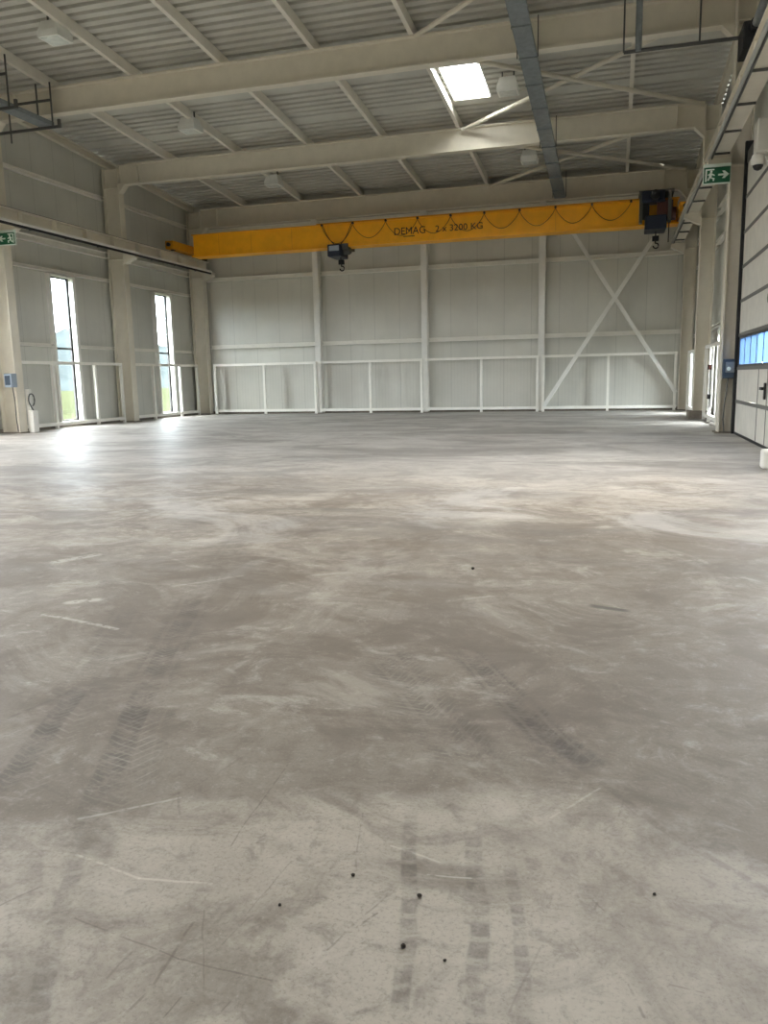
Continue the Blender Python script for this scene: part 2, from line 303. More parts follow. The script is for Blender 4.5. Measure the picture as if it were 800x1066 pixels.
# ------------------------------------------------------------------ mesh helpers
class MB:
    def __init__(s): s.v, s.f = [], []
    def box(s, x0, x1, y0, y1, z0, z1):
        n = len(s.v)
        s.v += [(x0, y0, z0), (x1, y0, z0), (x1, y1, z0), (x0, y1, z0), (x0, y0, z1), (x1, y0, z1), (x1, y1, z1), (x0, y1, z1)]
        s.f += [tuple(n + i for i in q) for q in ((0, 3, 2, 1), (4, 5, 6, 7), (0, 1, 5, 4), (1, 2, 6, 5), (2, 3, 7, 6), (3, 0, 4, 7))]
        return s
    def sweep(s, p0, p1, prof, up=(0, 0, 1)):
        """extrude a closed 2-D outline (side, up) from p0 to p1"""
        p0, p1 = Vector(p0), Vector(p1); d = (p1 - p0).normalized(); u = Vector(up)
        side = d.cross(u).normalized(); u = side.cross(d).normalized()
        n = len(s.v); k = len(prof)
        for p in (p0, p1): s.v += [tuple(p + side * a + u * b) for a, b in prof]
        s.f += [(n + i, n + (i + 1) % k, n + k + (i + 1) % k, n + k + i) for i in range(k)]
        s.f += [tuple(n + i for i in reversed(range(k))), tuple(n + k + i for i in range(k))]
        return s
    def bar(s, p0, p1, a, b, up=(0, 0, 1)):
        return s.sweep(p0, p1, [(-a / 2, -b / 2), (a / 2, -b / 2), (a / 2, b / 2), (-a / 2, b / 2)], up)
    def rod(s, p0, p1, r, n=10):
        d = (Vector(p1) - Vector(p0)).normalized(); up = (0, 0, 1) if abs(d.z) < 0.9 else (0, 1, 0)
        return s.sweep(p0, p1, [(r * math.cos(2 * math.pi * i / n), r * math.sin(2 * math.pi * i / n)) for i in range(n)], up)
    def ibeam(s, p0, p1, h, b, tf=0.03, tw=0.02, up=(0, 0, 1)):
        x, y = b / 2, h / 2; t = tw / 2
        return s.sweep(p0, p1, [(-x, -y), (x, -y), (x, -y + tf), (t, -y + tf), (t, y - tf), (x, y - tf), (x, y), (-x, y), (-x, y - tf), (-t, y - tf), (-t, -y + tf), (-x, -y + tf)], up)
    def cbeam(s, p0, p1, h, b, t=0.012, flip=1, up=(0, 0, 1)):
        y = h / 2; lip = 0.03
        pr = [(0, -y), (b, -y), (b, -y + lip), (b - t, -y + lip), (b - t, -y + t), (t, -y + t), (t, y - t), (b - t, y - t), (b - t, y - lip), (b, y - lip), (b, y), (0, y)]
        pr = [(flip * (a - b / 2), c) for a, c in pr]
        if flip < 0: pr.reverse()
        return s.sweep(p0, p1, pr, up)
    def tube(s, pts, r, n=8):
        pts = [Vector(p) for p in pts]; base = len(s.v); k = len(pts)
        for i, p in enumerate(pts):
            d = (pts[min(i + 1, k - 1)] - pts[max(i - 1, 0)]).normalized()
            u = Vector((0, 0, 1)) if abs(d.z) < 0.95 else Vector((1, 0, 0))
            a = d.cross(u).normalized(); c = a.cross(d)
            s.v += [tuple(p + a * r * math.cos(2 * math.pi * j / n) + c * r * math.sin(2 * math.pi * j / n)) for j in range(n)]
        for i in range(k - 1):
            for j in range(n):
                s.f.append((base + i * n + j, base + i * n + (j + 1) % n, base + (i + 1) * n + (j + 1) % n, base + (i + 1) * n + j))
        s.f += [tuple(base + j for j in reversed(range(n))), tuple(base + (k - 1) * n + j for j in range(n))]
        return s
    def lathe(s, c, prof, n=20, axis='z'):
        base = len(s.v); k = len(prof)
        for r, h in prof:
            for j in range(n):
                a = 2 * math.pi * j / n; q = (r * math.cos(a), r * math.sin(a))
                o = {'z': (q[0], q[1], h), 'y': (q[0], h, q[1]), 'x': (h, q[0], q[1])}[axis]
                s.v.append((c[0] + o[0], c[1] + o[1], c[2] + o[2]))
        for i in range(k - 1):
            for j in range(n): s.f.append((base + i * n + j, base + i * n + (j + 1) % n, base + (i + 1) * n + (j + 1) % n, base + (i + 1) * n + j))
        s.f += [tuple(base + j for j in reversed(range(n))), tuple(base + (k - 1) * n + j for j in range(n))]
        return s
    def poly(s, pts, thick, nrm):
        """flat outline given a thickness along nrm"""
        n = len(s.v); k = len(pts); d = Vector(nrm) * thick
        s.v += [tuple(p) for p in pts] + [tuple(Vector(p) + d) for p in pts]
        s.f += [tuple(n + i for i in range(k)), tuple(n + k + i for i in reversed(range(k)))]
        s.f += [(n + i, n + k + i, n + k + (i + 1) % k, n + (i + 1) % k) for i in range(k)]
        return s

def obj(name, mb, m, parent=None, bevel=0, smooth=False):
    me = bpy.data.meshes.new(name)
    off = parent_world(parent) if parent else Vector((0, 0, 0))
    me.from_pydata([tuple(Vector(v) - off) for v in mb.v], [], mb.f)
    bm = bmesh.new(); bm.from_mesh(me); bmesh.ops.recalc_face_normals(bm, faces=bm.faces); bm.to_mesh(me); bm.free()
    me.materials.append(M[m] if isinstance(m, str) else m)
    if smooth:
        for p in me.polygons: p.use_smooth = True
    o = bpy.data.objects.new(name, me); C.objects.link(o)
    if parent: o.parent = parent
    if bevel:
        bv = o.modifiers.new('bevel', 'BEVEL'); bv.width = bevel; bv.segments = 2; bv.limit_method = 'ANGLE'
    return o
def parent_world(o):
    v = Vector(o.location)
    while o.parent: o = o.parent; v += Vector(o.location)
    return v
def tag(o, label, cat, group=None):
    o['label'] = label; o['category'] = cat; o['kind'] = 'thing'
    if group: o['group'] = group
    return o
def thing(name, label, cat, loc, group=None):
    o = bpy.data.objects.new(name, None); C.objects.link(o); o.location = loc; o.empty_display_size = 0.1
    return tag(o, label, cat, group)
def struct(name, mb, m, label=None):
    o = obj(name, mb, m); o['kind'] = 'structure'
    if label: o['label'] = label
    return o
def struct_empty(name, loc, label=None):
    o = bpy.data.objects.new(name, None); C.objects.link(o); o.location = loc; o['kind'] = 'structure'
    if label: o['label'] = label
    return o

# ------------------------------------------------------------------ main dimensions
FR = [18.85, 24.45, 29.9]                       # frame lines seen in the photo
XL, XR, YB, YF = -16.72, 2.70, 30.25, -9.0      # inner faces of the cladding
def rtop(y): return 8.86 - 0.0705 * (y - 18.85) # top of the rafters: the roof falls towards the far wall
PUR = 0.25
SKYX0, SKYX1 = -4.47, -3.42
SKY_Y = [(21.05, 23.15), (9.8, 11.9), (4.2, 6.3), (-1.4, 0.7)]  # only the farthest is seen; the rest are unseen, added to let light in
WIN_L = [21.25 + 5.6 * k for k in (-5, -4, -3, -2, -1, 0)] + [27.05]
WW, WH0, WH1 = 1.0, 0.18, 4.62

# floor, ground, hill
struct('floor', MB().box(XL - 0.15, XR + 0.15, YF - 0.2, YB + 0.15, -0.15, 0), 'floor')
struct('ground', MB().box(-400, 400, -400, 400, -0.35, -0.2), 'ground')
hb = MB(); n0 = 60
for i in range(n0 + 1):
    yy = -250 + i * 10
    zz = 17 + 7 * math.sin(i * 0.45) + 4 * math.sin(i * 1.3 + 1) + 2 * math.sin(i * 2.9)
    hb.v += [(-150, yy, -0.3), (-190, yy, zz * 0.55), (-260, yy, zz), (-340, yy, -0.3)]
for i in range(n0):
    for j in range(3): hb.f.append((i * 4 + j, i * 4 + j + 1, (i + 1) * 4 + j + 1, (i + 1) * 4 + j))
struct('hill', hb, 'hill')

# ceiling: trapezoidal sheet, ribs running across the hall, holes for the seen skylight and for unseen ones added for light
def roof_profile(y0, y1):
    pts = []; p = 0.30; y = y0
    k0 = math.ceil((y0 + 12) / p)
    y = -12 + k0 * p
    pts.append((y0, 0.0))
    while y < y1 - p:
        for dy, dz in ((0.085, 0), (0.095, 0.15), (0.205, 0.15), (0.215, 0)): pts.append((y + dy, dz))
        y += p
    pts.append((y1, 0.0))
    return [(a, rtop(a) + PUR + c) for a, c in pts]
rb = MB()
def roof_strip(x0, x1, y0, y1):
    pr = roof_profile(y0, y1); n = len(rb.v); k = len(pr)
    up = [(y1, rtop(y1) + PUR + 0.24), (y0, rtop(y0) + PUR + 0.24)]
    loop = pr + up; k = len(loop)
    rb.v += [(x0, a, c) for a, c in loop] + [(x1, a, c) for a, c in loop]
    rb.f.extend([(n + i, n + (i + 1) % k, n + k + (i + 1) % k, n + k + i) for i in range(k)])
    rb.f.extend([tuple(n + i for i in reversed(range(k))), tuple(n + k + i for i in range(k))])
ROWS = []; ycuts = sorted(SKY_Y); yprev = YF - 0.2
for a, c in ycuts:
    roof_strip(XL - 0.2, XR + 0.2, yprev, a)
    ROWS.append([(SKYX0, SKYX1)] if a > 15 else ([(-11.8, -10.75), (-1.2, -0.3)] if a > 8 else [(-11.8, -10.75), (-4.47, -3.42)] if a > 3 else [(-11.8, -11.2)]))  # nearer rows: unseen roof openings, added and sized to light the hall
    xp = XL - 0.2
    for q0, q1 in ROWS[-1]: roof_strip(xp, q0, a, c); xp = q1
    roof_strip(xp, XR + 0.2, a, c)
    yprev = c
roof_strip(XL - 0.2, XR + 0.2, yprev, YB + 0.2)
struct('ceiling', rb, 'roof')
for i, (a, c) in enumerate(ycuts):
    ym = (a + c) / 2
    for q0, q1 in ROWS[i]: portal('daylight_portal', ((q0 + q1) / 2, ym, rtop(ym) + PUR + 0.34), (math.atan(-0.0705), 0, 0), q1 - q0, c - a)
    if i != len(ycuts) - 1: continue
    wsk = struct_empty('window_5', ((SKYX0 + SKYX1) / 2, ym, rtop(ym) + PUR), 'bright roof skylight between two purlins near the grey cable tray')
    k = MB()
    for x0, x1, y0, y1 in ((SKYX0, SKYX0 + 0.03, a, c), (SKYX1 - 0.03, SKYX1, a, c)):
        k.bar(((x0 + x1) / 2, y0, rtop(y0) + PUR + 0.13), ((x0 + x1) / 2, y1, rtop(y1) + PUR + 0.13), 0.03, 0.26)
    for yy in (a + 0.015, c - 0.015): k.bar((SKYX0, yy, rtop(yy) + PUR + 0.13), (SKYX1, yy, rtop(yy) + PUR + 0.13), 0.03, 0.26)
    obj('skylight_kerb', k, 'white', wsk)
    obj('skylight_sheet', MB().bar(((SKYX0 + SKYX1) / 2, a, rtop(a) + PUR + 0.22), ((SKYX0 + SKYX1) / 2, c, rtop(c) + PUR + 0.22), SKYX1 - SKYX0 - 0.06, 0.012), 'skylight', wsk)

# walls (with openings)
def wall_x(name, x0, x1, openings, m):
    """wall at constant x, running along y, openings = (y0, y1, z0, z1)"""
    b = MB(); y = YF - 0.2
    for (a, c, z0, z1) in sorted(openings):
        b.box(x0, x1, y, a, 0, rtop(YF) + 0.1) if y < 12 and False else None
        seg(b, x0, x1, y, a, 0, None)
        if z0 > 0: seg(b, x0, x1, a, c, 0, z0)
        seg(b, x0, x1, a, c, z1, None); y = c
    seg(b, x0, x1, y, YB + 0.2, 0, None)
    return struct(name, b, m)
def seg(b, x0, x1, y0, y1, z0, z1):
    n = len(b.v); ta, tb = (rtop(y0) + PUR, rtop(y1) + PUR) if z1 is None else (z1, z1)
    b.v += [(x0, y0, z0), (x1, y0, z0), (x1, y1, z0), (x0, y1, z0), (x0, y0, ta), (x1, y0, ta), (x1, y1, tb), (x0, y1, tb)]
    b.f += [tuple(n + i for i in q) for q in ((0, 3, 2, 1), (4, 5, 6, 7), (0, 1, 5, 4), (1, 2, 6, 5), (2, 3, 7, 6), (3, 0, 4, 7))]
wall_x('wall_left', XL - 0.12, XL, [(y, y + WW, WH0, WH1) for y in WIN_L], 'wall_side')
DY0, DY1, DZ = 13.75, 18.25, 5.44
WIN_R = [21.6, 27.1]; WHR = 2.36
wall_x('wall_right', XR, XR + 0.12, [(y, y + WW, WH0, WHR) for y in WIN_R] + [(DY0 + 0.1, DY1 - 0.1, 0, DZ - 0.1), (8.0, 12.4, 3.1, 4.5)], 'wall_side')  # the high glassless opening is unseen, added to light the floor
struct('wall_back', MB().box(XL - 0.12, XR + 0.12, YB, YB + 0.12, 0, rtop(YB) + PUR), 'wall_back')
struct('wall_front', MB().box(XL - 0.12, XR + 0.12, YF - 0.12, YF, 0, rtop(YF) + PUR + 0.05), 'wall_back')
portal('daylight_portal', (XR + 0.15, 10.2, 3.8), (math.radians(90), 0, math.radians(90)), 4.4, 1.4)
for y in WIN_L: portal('daylight_portal', (XL - 0.2, y + WW / 2, 2.4), (math.radians(90), 0, math.radians(-90)), WW, 4.44)
for y in WIN_R: portal('daylight_portal', (XR + 0.2, y + WW / 2, (WH0 + WHR) / 2), (math.radians(90), 0, math.radians(90)), WW, WHR - WH0)

# windows: deep pale jambs, dark frame with one transom, clear panes
def window(idx, side, y0, label):
    WH1 = 4.62 if side < 0 else WHR
    x = XL if side < 0 else XR; s = 1 if side < 0 else -1      # s points into the hall
    root = struct_empty('window_%d' % idx, (x, y0 + WW / 2, 0), label)
    def bx(b, a0, a1, ya, yb, za, zb): b.box(min(x + s * a0, x + s * a1), max(x + s * a0, x + s * a1), ya, yb, za, zb)
    j = MB(); d = 0.16
    bx(j, -0.12, d, y0 + WW, y0 + WW + 0.14, 0.16, WH1 + 0.06); bx(j, -0.12, d, y0 - 0.08, y0, 0.16, WH1 + 0.06)
    bx(j, -0.12, d, y0, y0 + WW, WH1, WH1 + 0.06); bx(j, -0.12, d, y0, y0 + WW, 0.12, WH0)
    obj('window_reveal', j, 'jamb', root)
    f = MB(); t = 0.042
    bx(f, -0.10, -0.04, y0, y0 + t, WH0, WH1); bx(f, -0.10, -0.04, y0 + WW - t, y0 + WW, WH0, WH1)
    bx(f, -0.10, -0.04, y0, y0 + WW, WH1 - t, WH1); bx(f, -0.10, -0.04, y0, y0 + WW, WH0, WH0 + t); side < 0 and bx(f, -0.10, -0.04, y0, y0 + WW, 2.42, 2.48)
    obj('window_frame', f, 'frame', root)
    for za, zb in (((WH0 + t, 2.42), (2.48, WH1 - t)) if side < 0 else ((WH0 + t, WH1 - t),)):
        g = MB(); bx(g, -0.075, -0.065, y0 + t, y0 + WW - t, za, zb); obj('window_pane', g, 'glass', root)
window(1, -1, WIN_L[5], 'tall narrow bright window in the left wall, in front of the middle column')
window(2, -1, WIN_L[6], 'tall narrow bright window in the left wall, next to the far corner')
window(3, 1, WIN_R[0], 'tall window in the right wall behind the near right column')
window(4, 1, WIN_R[1], 'tall window in the right wall close to the far corner')

# concrete kerbs under the cladding
struct('baseboard_back', MB().box(XL, XR, YB - 0.10, YB, 0, 0.11), 'kerb')
struct('baseboard_left', MB().box(XL, XL + 0.12, 13, YB - 0.10, 0, 0.12), 'kerb')
struct('baseboard_right', MB().box(XR - 0.12, XR, 18.9, YB - 0.10, 0, 0.12), 'kerb')

# ------------------------------------------------------------------ steel frame
def column(x_in, x_out, y, z1, bw, label, knee=True, footing=False):
    s = 1 if x_in > x_out else -1
    t = thing('steel_column', label, 'column', ((x_in + x_out) / 2, y, 0), 'portal columns along the side walls')
    xm = (x_in + x_out) / 2; h = abs(x_in - x_out)
    obj('shaft', MB().ibeam((xm, y, 0.02), (xm, y, z1), h, bw, 0.03, 0.02, up=(s, 0, 0)), 'cream', t)
    obj('base_plate', MB().box(min(x_in, x_out) - 0.06, max(x_in, x_out) + 0.06, y - bw / 2 - 0.06, y + bw / 2 + 0.06, 0, 0.03), 'kerb', t)
    for z in (5.45, z1 - 0.62):
        obj('stiffener', MB().box(min(x_in, x_out) + 0.02, max(x_in, x_out) - 0.02, y - bw / 2 + 0.01, y + bw / 2 - 0.01, z, z + 0.02), 'cream', t)
    if footing:
        obj('footing', MB().box(min(x_in, x_out) - 0.12, max(x_in, x_out) + 0.05, y - 0.34, y + 0.34, 0, 0.22), 'kerb', t)
    # corbel for the crane runway
    k = MB(); xe = x_in + s * 0.42
    pts = [(x_in, y - 0.12, 5.62), (xe, y - 0.12, 5.62), (xe, y - 0.12, 5.50), (x_in, y - 0.12, 5.30)]
    k.poly(pts, 0.24, (0, 1, 0))
    k.box(min(x_in, xe), max(x_in, xe), y - 0.15, y + 0.15, 5.62, 5.645)
    obj('corbel', k, 'cream', t)
    return t
LW = dict(x_in=-16.02, x_out=-16.62)
for i, (y, lab) in enumerate(((FR[0], 'cream steel column at the left picture edge beside the exit sign'),
                              (FR[1], 'cream steel column on the left wall between the two tall windows'),
                              (FR[2], 'cream steel column in the far left corner'))):
    column(LW['x_in'], LW['x_out'], y, rtop(y) - 0.1, 0.30, lab)
for i, (y, lab) in enumerate(((18.62, 'cream steel column beside the sectional door with the exit sign'),
                              (FR[1], 'cream steel column on the right wall standing on a concrete footing'),
                              (FR[2], 'cream steel column in the far right corner'))):
    column(2.15, 2.55, y, rtop(y) - 0.1, 0.38 if i == 0 else 0.30, lab, footing=(i == 1))

def rafter(y, label, hgt):
    t = thing('roof_rafter', label, 'beam', (-7, y, rtop(y)), 'deep rafters across the hall')
    zc = rtop(y) - hgt / 2
    obj('rafter_beam', MB().ibeam((-16.015, y, zc), (2.145, y, zc), hgt, 0.26, 0.035, 0.02), 'cream', t)
    for xc, s in ((-16.02, 1), (2.15, -1)):
        k = MB(); zb = rtop(y) - hgt
        k.poly([(xc, y - 0.13, zb + 0.01), (xc + s * 0.26, y - 0.13, zb + 0.01), (xc, y - 0.13, zb - 0.26)], 0.26, (0, 1, 0))
        obj('knee_plate', k, 'cream', t)
    for x in (-15.3, 1.45): obj('end_plate', MB().box(x - 0.015, x + 0.015, y - 0.125, y + 0.125, rtop(y) - hgt + 0.03, rtop(y) - 0.03), 'cream', t)
rafter(FR[0], 'nearest deep cream rafter crossing the top of the picture', 0.65)
rafter(FR[1], 'middle deep cream rafter crossing in front of the skylight edge', 0.64)
rafter(FR[2], 'farthest deep cream rafter just above the yellow crane', 0.72)

ORD = ['first', 'second', 'third', 'fourth', 'fifth', 'sixth', 'seventh']
for i, x in enumerate((-14.2, -11.78, -9.35, -6.95, -4.58, -2.2, 0.22)):
    y0, y1 = 12.2, YB
    b = MB().cbeam((x, y0, rtop(y0) + PUR / 2), (x, y1, rtop(y1) + PUR / 2), PUR, 0.10, 0.012, flip=-1)
    tag(obj('roof_purlin', b, 'purlin'), 'cream roof purlin running away under the sheets, %s from the left wall' % ORD[i], 'purlin', 'roof purlins')
for x, nm in ((-16.5, 'left'), (2.5, 'right')):
    b = MB().cbeam((x, 12.2, rtop(12.2) + 0.08), (x, YB, rtop(YB) + 0.08), 0.24, 0.14, 0.012, flip=1 if x < 0 else -1)
    struct('trim_%d' % (1 if x < 0 else 2), b, 'cream')

# roof bracing: crossed tubes in the right-hand bays
def rod_brace(p, q, label, r=0.055, m='cream'):
    t = tag(obj('roof_brace', MB().rod(p, q, r), m), label, 'brace', 'diagonal roof braces')
def zr(y): return rtop(y) - 0.10
rod_brace((-4.45, 24.3, zr(24.3)), (2.1, 19.0, zr(19.0)), 'cream diagonal brace rising right from the skylight purlin, in the middle bay')
rod_brace((2.1, 24.3, zr(24.3)), (-4.45, 19.0, zr(19.0) - 0.12), 'cream diagonal brace falling right under the middle bay roof')
rod_brace((-4.45, 29.75, zr(29.75)), (2.1, 24.6, zr(24.6)), 'cream diagonal brace rising right above the crane, in the far bay')
rod_brace((2.1, 29.75, zr(29.75)), (-4.45, 24.6, zr(24.6) - 0.12), 'cream diagonal brace falling right above the crane, in the far bay')
rod_brace((-4.45, 18.7, zr(18.7) + 0.05), (2.1, 13.4, zr(13.4)), 'cream diagonal brace leaving the nearest rafter at the picture top')

# end-wall columns
ECX = [-11.22, -6.93, -2.60]
for x, lab in zip(ECX, ('white end-wall post below the small blue hoist, leftmost of three', 'white end-wall post in the middle of the far wall', 'white end-wall post at the foot of the crossed braces')):
    t = thing('wall_post', lab, 'post', (x, 29.95, 0), 'posts of the far wall')
    obj('shaft', MB().ibeam((x, 29.95, 0.02), (x, 29.95, 7.36), 0.30, 0.22, 0.02, 0.014, up=(0, 1, 0)), 'white', t)
    obj('base_plate', MB().box(x - 0.15, x + 0.15, 29.76, 30.13, 0, 0.025), 'kerb', t)

# wall girts
def girt(p, q, h, label, group, flip=1, m='rail', b=0.09):
    tag(obj('wall_girt', MB().cbeam(p, q, h, b, 0.012, flip), m), label, 'girt', group)
edges = [-16.0] + ECX + [2.15]
bayn = ['left corner bay', 'bay below the small hoist', 'bay below the crane lettering', 'crossed-brace bay']
for i in range(4):
    x0, x1 = edges[i] + (0.0 if i == 0 else 0.11), edges[i + 1] - (0.0 if i == 3 else 0.11)
    for z, h, nm in ((2.72, 0.15, 'middle'), (5.38, 0.15, 'upper'), (7.20, 0.28, 'top')):
        girt((x0, 30.12, z), (x1, 30.12, z), h, '%s horizontal girt of the far wall, in the %s' % (nm, bayn[i]), 'girts of the far wall', flip=1, b=0.16 if nm == 'top' else 0.12)
def lgirts(x, s, nmside, bays):
    for (y0, y1, yw, bn) in bays:
        for z, h, nm in ((7.42, 0.13, 'top'), (5.60, 0.20, 'runway-level'), (4.77, 0.10, 'upper')):
            girt((x, y0, z), (x, y1, z), h, '%s horizontal girt of the %s wall, %s' % (nm, nmside, bn), 'girts of the %s wall' % nmside, flip=-s * -1, b=0.12)
        girt((x, y0, 2.52), (x, yw - 0.1, 2.52), 0.10, 'middle girt of the %s wall, near side of window, %s' % (nmside, bn), 'girts of the %s wall' % nmside, flip=s, b=0.12)
        girt((x, yw + WW + 0.16, 2.52), (x, y1, 2.52), 0.10, 'middle girt of the %s wall, far side of window, %s' % (nmside, bn), 'girts of the %s wall' % nmside, flip=s, b=0.12)
lgirts(XL + 0.08, 1, 'left', [(19.01, 24.29, WIN_L[5], 'bay near the exit sign'), (24.61, 29.74, WIN_L[6], 'bay next to the far corner')])
lgirts(XR - 0.08, -1, 'right', [(18.82, 24.29, WIN_R[0], 'bay behind the near column'), (24.61, 29.74, WIN_R[1], 'bay next to the far corner')])

# guard railings: handrail, bottom rail, posts
def railing(p, q, posts, label, group):
    p, q = Vector(p), Vector(q); t = thing('guard_railing', label, 'railing', tuple((p + q) / 2), group)
    d = q - p; up = Vector((0, 0, 1))
    obj('handrail', MB().bar(p + up * 1.98, q + up * 1.98, 0.07, 0.09), 'rail', t)
    obj('bottom_rail', MB().bar(p + up * 0.14, q + up * 0.14, 0.07, 0.10), 'rail', t)
    for f in posts:
        c = p + d * f
        obj('post', MB().bar(c + up * 0.0, c + up * 1.95, 0.085, 0.085, up=tuple(d.normalized())), 'rail', t)
yr = 29.72
rx = [-15.75] + ECX + [2.08]
for i in range(4):
    a, c = rx[i] + (0 if i == 0 else 0.05), rx[i + 1] - (0 if i == 3 else 0.05)
    railing((a, yr, 0), (c, yr, 0), [0.012, 0.5, 0.985] if i in (0, 3) else [0.5, 0.985], 'white guard railing along the far wall, in the %s' % bayn[i], 'railings along the far wall')
for y0, y1, bn in ((19.1, 24.25, 'near bay with the first window'), (24.7, 29.5, 'far bay with the second window')):
    railing((-16.36, y0, 0), (-16.36, y1, 0), [0.01, 0.31, 0.71, 0.99], 'cream guard railing along the left wall, %s' % bn, 'railings along the left wall')
for y0, y1, bn in ((19.0, 24.05, 'behind the near column'), (24.85, 29.5, 'next to the far corner')):
    railing((2.42, y0, 0), (2.42, y1, 0), [0.01, 0.40, 0.75, 0.99], 'white guard railing along the right wall, %s' % bn, 'railings along the right wall')

# crossed wall braces
for p, q, lab in (((-1.58, 29.66, 6.25), (2.05, 29.66, 0.62), 'white tube brace falling to the right in the crossed-brace bay'),
                  ((1.42, 29.56, 6.25), (-2.46, 29.56, 0.2), 'white tube brace rising to the right in the crossed-brace bay')):
    tag(obj('wall_brace', MB().bar(p, q, 0.13, 0.13, up=(0, 1, 0)), 'white'), lab, 'brace', 'crossed braces on the far wall')

# ------------------------------------------------------------------ crane runways
def runway(xc, s, y0, y1, label):
    t = thing('crane_runway', label, 'girder', (xc, (y0 + y1) / 2, 5.65), 'crane runway girders')
    obj('girder', MB().ibeam((xc, y0, 5.83), (xc, y1, 5.83), 0.36, 0.32, 0.02, 0.014), 'cream', t)
    obj('crane_rail', MB().box(xc - 0.03, xc + 0.03, y0, y1, 6.01, 6.06), 'dark_metal', t)
    xe = xc + s * 0.19
    if s > 0:
        obj('conductor_rail', MB().box(xe + 0.03, xe + 0.09, y0 + 0.1, y1 - 0.05, 5.60, 5.67), 'white', t)
        obj('dark_strip', MB().box(xe, xe + 0.06, y0 + 0.1, y1 - 0.05, 5.54, 5.60), 'black', t)  # black strip set at the dark line below the rail
    else:
        obj('conductor_rail', MB().rod((xe - 0.01, y0 + 0.1, 5.64), (xe - 0.01, y1 - 0.05, 5.64), 0.035), 'bright_metal', t)
        obj('dark_strip', MB().box(xe + 0.025, xe + 0.05, y0 + 0.1, y1 - 0.05, 5.60, 5.65), 'dark_metal', t)
    y = y0 + 0.5
    while y < y1:
        obj('clamp', MB().box(xc - 0.155, xc + 0.155, y - 0.012, y + 0.012, 5.61, 5.65), 'dark_metal', t); y += 1.55
    y = y0 + 0.5
    while y < y1:
        obj('stiffener', MB().box(xc - 0.15, xc + 0.15, y - 0.008, y + 0.008, 5.67, 5.99), 'cream', t); y += 1.4
    obj('end_stop', MB().box(xc - 0.10, xc + 0.10, y1 - 0.12, y1 - 0.02, 6.01, 6.32), 'dark_metal', t)
runway(-15.79, 1, 13.0, 29.65, 'cream crane runway girder with a bright rail along the left wall')
runway(1.95, -1, 11.5, 29.65, 'cream crane runway girder above the right columns and the door')

# ------------------------------------------------------------------ overhead crane
CY = 28.0
cr = thing('overhead_crane', 'yellow overhead travelling crane bridge spanning the hall near the far wall', 'crane', (-6.8, CY, 6.07))
g = MB().box(-15.25, 1.75, CY - 0.25, CY + 0.25, 5.98, 6.70)
g.box(-15.3, 1.8, CY - 0.32, CY + 0.32, 5.93, 5.98).box(-15.3, 1.8, CY - 0.30, CY + 0.30, 6.70, 6.73)
obj('bridge_girder', g, 'yellow', cr, bevel=0.006)
for x in (-14.2, -12.9, -11.3, -9.9, -2.0): obj('web_seam', MB().box(x - 0.006, x + 0.006, CY - 0.256, CY - 0.25, 5.99, 6.69), 'yellow_dark', cr)
for x in (-15.62, 1.9):
    b = MB().box(x - 0.16, x + 0.16, CY - 1.35, CY + 1.35, 6.10, 6.38)
    e = obj('end_carriage', b, 'yellow_dark', cr, bevel=0.01)
    for yy in (CY - 1.1, CY + 1.1): obj('wheel', MB().lathe((x, yy, 6.17), [(0.02, -0.06), (0.11, -0.06), (0.11, 0.06), (0.02, 0.06)], 18, 'x'), 'dark_metal', e)
    for yy, s in ((CY - 1.35, -1), (CY + 1.35, 1)): obj('buffer', MB().lathe((x, yy, 6.24), [(0.02, 0), (0.06, 0), (0.07, s * 0.10), (0.02, s * 0.13)], 14, 'y'), 'black', e)
# festoon: track, carriers and looped cable
yf = CY - 0.36
obj('festoon_track', MB().box(-10.3, 1.2, yf - 0.02, yf + 0.02, 6.71, 6.75).box(-10.3, -10.26, yf, CY - 0.2, 6.71, 6.75).box(1.1, 1.14, yf, CY - 0.2, 6.71, 6.75), 'yellow_dark', cr)
fx = [-10.1, -8.95, -7.75, -6.62, -5.47, -4.33, -3.16, -2.0, -0.85, 0.35]
for i, x in enumerate(fx):
    obj('cable_carrier', MB().box(x - 0.035, x + 0.035, yf - 0.035, yf + 0.035, 6.66, 6.73), 'black', cr)
    if i < len(fx) - 1:
        x2 = fx[i + 1]; dr = 0.50 if i > 0 else 0.62
        pts = [(x + (x2 - x) * t / 14, yf - 0.02, 6.65 - dr * math.sin(math.pi * t / 14) ** 0.8) for t in range(15)]
        obj('festoon_cable', MB().tube(pts, 0.010, 6), 'cable', cr)
# lettering
def text_part(name, body, x0, z0, size, width, m, parent, y, bold=0.0, shear=0.0):
    cu = bpy.data.curves.new(name, 'FONT'); cu.body = body; cu.size = size; cu.extrude = 0.004; cu.offset = bold; cu.shear = shear
    o = bpy.data.objects.new(name, cu); C.objects.link(o)
    bpy.context.view_layer.update(); wd = o.dimensions.x
    dg = bpy.context.evaluated_depsgraph_get(); me = bpy.data.meshes.new_from_object(o.evaluated_get(dg))
    bpy.data.objects.remove(o)
    sc = width / wd
    for v in me.vertices: v.co = Vector((v.co.x * sc, -v.co.z, v.co.y))
    me.materials.clear(); me.materials.append(M[m])
    p = bpy.data.objects.new(name, me); C.objects.link(p); p.parent = parent
    p.location = Vector((x0, y, z0)) - Vector(parent.location)
    return p
text_part('maker_lettering', 'DEMAG', -7.50, 6.20, 0.34, 1.10, 'ink', cr, CY - 0.256, bold=0.0)
obj('lettering_underline', MB().box(-7.15, -6.75, CY - 0.26, CY - 0.25, 6.12, 6.145), 'ink', cr)
text_part('load_lettering', '2 x 3200 KG', -6.03, 6.21, 0.30, 1.62, 'ink', cr, CY - 0.256, bold=0.0)

